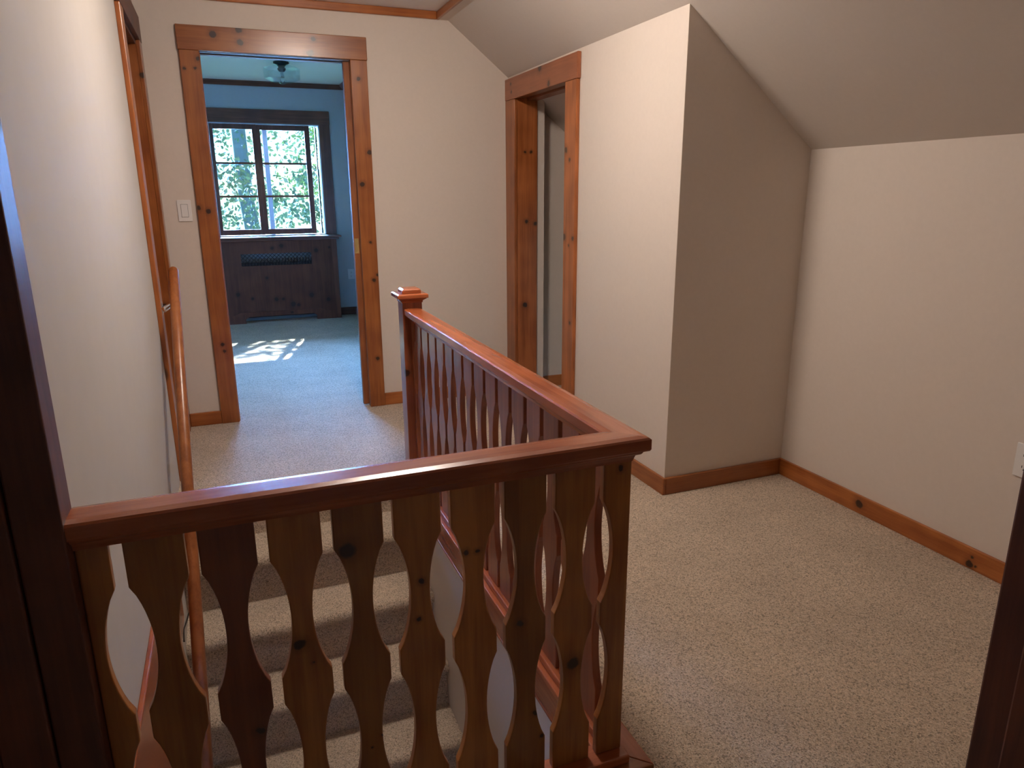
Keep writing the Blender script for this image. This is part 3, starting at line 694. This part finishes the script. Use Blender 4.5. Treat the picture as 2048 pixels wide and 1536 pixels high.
for i in range(nxd):
    for j in range(nz_):
        xa, za = GX0+i*dx, GZ0+j*dz
        if (i+j) % 2: strand((xa, CYF+.006, za), (xa+dx, CYF+.006, za+dz))
        else: strand((xa, CYF+.006, za+dz), (xa+dx, CYF+.006, za))
g = obj('grille_mesh', bm, 'black', rc); g['kind'] = 'stuff'
# the radiator inside
rd = empty('radiator', 'dark old radiator with shiny fins behind the grille of the pine cover', 'radiator')
bm = BM(); box(bm, 0.06, 0.92, CYF+.06, CYF+.15, 0.05, 0.10); obj('header_pipe', bm, 'black', rd, 0.01); bm = BM(); box(bm, .06, .92, CYF+.06, CYF+.15, .58, .62); obj('header_pipe', bm, 'black', rd, 0.01)
fs = None
for k in range(28):
    x = 0.09+0.03*k
    if fs is None:
        bm = BM(); box(bm, 0, .004, CYF+.05, CYF+.16, .10, .66); fs = obj('fin', bm, 'dull', rd); fs.location.x = x
    else:
        o = fs.copy(); C.objects.link(o); o.location.x = x
for q in (0.88, 0.07): B('foot', 'black', (q, q+.03, CYF+.07, CYF+.14, 0, .05), rd)

# ------------------------------------------------------------------ glass ceiling light in the bedroom
lx, ly = 0.596, 6.817
gl = empty('ceiling_light', 'clear faceted glass drum ceiling light with a dark stem on the bedroom ceiling', 'ceiling light')
bm = BM(); lathe(bm, [(0, 0), (.065, 0), (.065, -.012), (.04, -.022), (.03, -.035), (.026, -.045), (.034, -.05), (.034, -.062), (.022, -.078), (0, -.08)], (lx, ly, ZBC), 20); obj('canopy', bm, 'black', gl, smooth=True)
bm = BM(); lathe(bm, [(.034, -.048), (.10, -.040), (.150, -.060), (.153, -.070), (.150, -.172), (.085, -.205), (.05, -.203), (0, -.232),
                      (0, -.228), (.049, -.199), (.084, -.201), (.146, -.170), (.149, -.070), (.147, -.063), (.10, -.044), (.034, -.052)], (lx, ly, ZBC), 8); bmesh.ops.scale(bm, verts=bm.verts[:], vec=(1, 1, .8), space=Matrix.Translation((0, 0, -ZBC-.0))); obj('glass_shade', bm, 'shade', gl)
bm = BM(); lathe(bm, [(.0, -.165), (.012, -.163), (.018, -.15), (.020, -.12), (.014, -.095), (.012, -.08)], (lx, ly, ZBC), 16); obj('bulb', bm, 'glass', gl, smooth=True)

# ------------------------------------------------------------------ hall lamp above the stairs (out of the frame, it lights the hall)
HLX, HLY = 0.63, 2.56
hl = empty('hall_ceiling_light', 'round frosted ceiling light above the stairs, lit', 'ceiling light')
bm = BM(); lathe(bm, [(0, 0), (.075, 0), (.075, -.02), (.05, -.03), (0, -.03)], (HLX, HLY, ZC), 24); obj('canopy', bm, 'nickel', hl, smooth=True)
bm = BM(); lathe(bm, [(0, -.028), (.09, -.030), (.118, -.045), (.125, -.07), (.11, -.10), (.06, -.118), (0, -.122)], (HLX, HLY, ZC), 24); obj('globe', bm, 'globe', hl, smooth=True)

# ------------------------------------------------------------------ outdoors
bm = BM(); box(bm, -14, 16, 8.6, 40, -3.05, -3.0)
tag(obj('ground', bm, 'ground'), 'green lawn below the bedroom window', 'ground', 'structure')
def tree(name, label, tx, ty, tr, htop, crown, nleaf, mat, group=None, leaf=0.09, clumps=70):
    t = empty(name, label, 'tree')
    if group: t['group'] = group
    if tr:
        bm = BM(); pts = [(tx+0.12*math.sin(k*1.3), ty+.1*math.cos(k), -3.0+k*(htop+3)/7) for k in range(8)]
        tube(bm, pts, [tr*(1.15-.09*k) for k in range(8)], 14)
        for q in range(5):
            a = random.uniform(0, 6.28); z = htop*random.uniform(.35, .9)
            tube(bm, [(tx, ty, z), (tx+math.cos(a)*.8, ty+math.sin(a)*.8, z+.6), (tx+math.cos(a)*1.8, ty+math.sin(a)*1.8, z+1.4)], [tr*.35, tr*.2, tr*.08], 8)
        obj('trunk', bm, 'bark', t, smooth=True)
    (x0, x1, y0, y1, z0, z1) = crown
    V, Fc = [], []
    cl = [(random.uniform(x0, x1), random.uniform(y0, y1), random.uniform(z0, z1), random.uniform(.25, .6)) for _ in range(clumps)]
    for i in range(nleaf):
        cx_, cy_, cz_, cr = random.choice(cl)
        v = Vector((random.gauss(0, 1), random.gauss(0, 1), random.gauss(0, .7))); v = v*(cr*.55)
        c = Vector((cx_, cy_, cz_))+v
        a = Vector((random.gauss(0, 1), random.gauss(0, 1), random.gauss(0, 1))).normalized(); b = a.orthogonal().normalized()
        b = Matrix.Rotation(random.uniform(0, 6.28), 3, a) @ b; n_ = a.cross(b)
        s = leaf*random.uniform(.6, 1.3); k = len(V)
        V += [c-b*s*.5, c+n_*s*.28, c+b*s*.55, c-n_*s*.28]
        Fc.append((k, k+1, k+2, k+3))
    me = bpy.data.meshes.new('foliage'); me.from_pydata([tuple(v) for v in V], [], Fc); me.materials.append(M[mat])
    o = bpy.data.objects.new('foliage', me); C.objects.link(o); o.parent = t; o['kind'] = 'stuff'
    return t
tree('tree', 'grey tree trunk with leafy crown seen through the upper left pane', 0.52, 14.5, 0.15, 7.0, (-1.6, 2.4, 13.8, 15.4, 2.2, 6.5), 6500, 'leaf')
tree('tree', 'yellow-green leafy tree seen through the right window sash', 3.0, 17.2, 0.15, 6.0, (1.5, 4.8, 16.3, 18.2, 1.2, 5.5), 6500, 'leaf2')
tree('shrub', 'low leafy shrub filling the lower panes of the bedroom window', 0.4, 12.2, 0, 0, (-1.8, 2.8, 11.4, 13.2, -3.0, 1.75), 9500, 'leaf', clumps=110)
tree('tree', 'dense leafy tree in the background behind the grey trunk', -0.5, 20.5, 0.2, 8.0, (-4.5, 6.5, 19.2, 22, -2.8, 6.0), 11000, 'leaf', leaf=.18, clumps=170)
tree('tree', 'leafy overhanging branch above the bedroom window, out of view', 2.0, 11.0, 0, 0, (1.0, 2.2, 10.3, 10.9, 2.5, 4.7), 900, 'leaf', leaf=.11, clumps=16)
